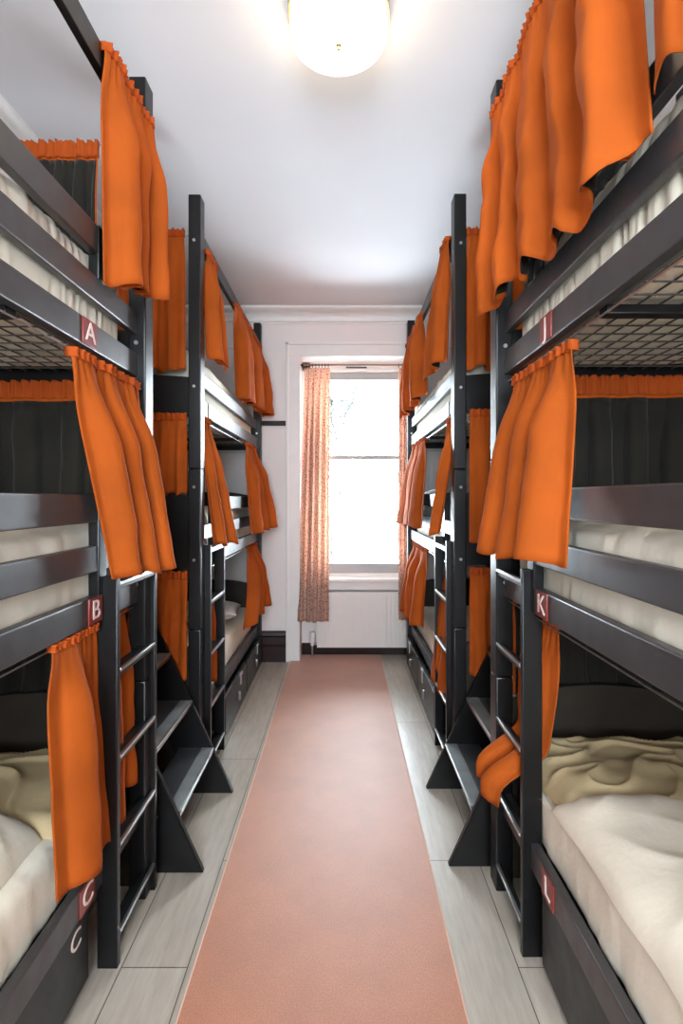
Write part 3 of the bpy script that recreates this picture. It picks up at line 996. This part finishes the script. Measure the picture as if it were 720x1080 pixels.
# ------------------------------------------------------------------ bedding
def slab(name, label, cat, mat, x0, x1, y0, y1, zbase, h, seed, wr=0.012, crown=0.02, nx=70, ny=120, edge=0.07, group=None, fine=1.0):
    bm = bmesh.new()
    def top(u, v):
        x, y = mixv(x0, x1, u), mixv(y0, y1, v)
        e = min(u, 1 - u) * abs(x1 - x0)
        f = min(v, 1 - v) * abs(y1 - y0)
        k = min(1, e / edge)
        q = min(1, f / edge)
        r = math.sqrt(max(0, 1 - (1 - k) ** 2)) * math.sqrt(max(0, 1 - (1 - q) ** 2))
        wv = nz(x * 5 * fine + 2.0 * nz(x * 2, y * 2, seed), y * 7 * fine, seed)
        ridge = 1 - abs(nz(x * 3.2 * fine + seed, y * 6.5 * fine + 1.5 * nz(x * 4, y * 3, seed + 4), seed * 2)) * 2
        z = zbase + r * (h + crown * math.sin(PI * u) * math.sin(PI * v) + wr * 0.8 * wv + wr * max(0, ridge) ** 3)
        jx = 0.012 * nz(x * 4, y * 6, seed + 7)
        z2 = z
        return Vector((x + jx * (1 - k), y + 0.02 * nz(x * 6, y * 3, seed + 2) * (1 - q), z2))
    def bot(u, v):
        p = top(u, v)
        return Vector((p.x, p.y, zbase - 0.001))
    grid_solid(bm, top, bot, nx, ny)
    o = obj(name, bm, M[mat], None, angle=180)
    return tag(o, label, cat, group)

# bottom right bunk: duvet and rumpled beige blanket near the head
zt = LEV[0] + DR + 0.031 + 0.20
slab('duvet', 'thick cream duvet spread over the near right bottom bunk', 'duvet', 'duvet', 0.575, 1.19, 0.10, 1.52, zt + 0.002, 0.088, 5.0, 0.010, 0.015, 80, 160, 0.12)
slab('blanket', 'rumpled beige blanket at the head of the near right bottom bunk', 'blanket', 'khaki', 0.592, 1.185, 1.30, 1.86, zt + 0.002, 0.068, 8.0, 0.016, 0.012, 120, 130, 0.06, fine=1.7)
# bottom left bunk
zl = LEV[0] + 0.031 + 0.20
slab('duvet', 'puffy white duvet heaped on the near left bottom bunk', 'duvet', 'sheet', -1.30, -0.765, 0.15, 1.42, zl + 0.002, 0.115, 15.0, 0.022, 0.02, 80, 140, 0.10)
slab('blanket', 'flat beige blanket at the head of the near left bottom bunk', 'blanket', 'khaki', -1.30, -0.73, 1.42, 1.83, zl + 0.002, 0.055, 18.0, 0.018, 0.02, 80, 70, 0.05)

def pillow(label, c, sx, sy, sz, rot, seed):
    bm = bmesh.new()
    n = 36
    def surf(sgn):
        def f(u, v):
            a, b = 2 * u - 1, 2 * v - 1
            k = max(0.0, (1 - abs(a) ** 2.6)) ** 0.5 * max(0.0, (1 - abs(b) ** 2.6)) ** 0.5
            pinch = 1 - 0.07 * (1 - abs(a)) - 0.0
            z = sgn * k * sz / 2 + 0.006 * nz(a * 3, b * 3, seed)
            return Vector((a * sx / 2 * (1 - 0.06 * (1 - b * b)), b * sy / 2 * (1 - 0.06 * (1 - a * a)), z))
        return f
    grid_solid(bm, surf(1), surf(-1), n, n)
    bmesh.ops.transform(bm, matrix=Matrix.Translation(c) @ rot, verts=bm.verts)
    o = obj('pillow', bm, M['white_pillow'], None, angle=180)
    return tag(o, label, 'pillow', 'white pillows')
pillow('white pillow on the bottom bunk of the far left bed', (-0.98, 3.95, zl + 0.075), 0.50, 0.38, 0.13, Matrix.Rotation(0.1, 4, 'Z'), 2)
pillow('white pillow on the middle bunk of the far right bed', (0.86, 4.24, 1.35 + DR), 0.48, 0.34, 0.13, Matrix.Rotation(0.05, 4, 'Z'), 4)

# ------------------------------------------------------------------ garden trees beyond the glass
def tree(label, base, h, seed, spread, nleaf):
    rnd = random.Random(seed)
    root = thing('garden_tree', label, 'tree', base, 'garden trees outside')
    bm = bmesh.new()
    tips = []
    def grow(p, d, r, l, depth):
        q = p + d * l
        cyl(bm, p, q, r, 6, r * 0.7)
        if depth == 0:
            tips.append(q); return
        for _ in range(3):
            nd = (d + Vector((rnd.uniform(-1, 1), rnd.uniform(-0.6, 0.6), rnd.uniform(-0.3, 0.7))) * spread).normalized()
            grow(q, nd, r * 0.62, l * 0.72, depth - 1)
            tips.append(q)
    grow(Vector(base), Vector((0, 0, 1)), 0.05, h * 0.4, 4)
    obj('trunk', bm, M['bark'], root)
    bm = bmesh.new()
    for _ in range(nleaf):
        p = rnd.choice(tips) + Vector((rnd.gauss(0, 0.10), rnd.gauss(0, 0.10), rnd.gauss(0, 0.10)))
        a, b = rnd.uniform(0, 6.28), rnd.uniform(-0.7, 0.7)
        mt = Matrix.Translation(p) @ Matrix.Rotation(a, 4, 'Z') @ Matrix.Rotation(b, 4, 'X')
        w, l = rnd.uniform(0.02, 0.035), rnd.uniform(0.05, 0.08)
        vs = [bm.verts.new(mt @ Vector(c)) for c in ((0, -l, 0), (w, 0, 0.004), (0, l, 0), (-w, 0, 0.004))]
        bm.faces.new(vs)
    lf = obj('foliage', bm, M['leaf'], root, smooth=False)
    lf['kind'] = 'stuff'
    return root
tree('taller garden tree seen through the left of the window glass', (-0.15, 7.4, -0.6), 3.0, 3, 0.75, 1200)
tree('lower garden tree seen through the right of the window glass', (0.95, 10.2, -1.2), 3.4, 5, 0.85, 1200)
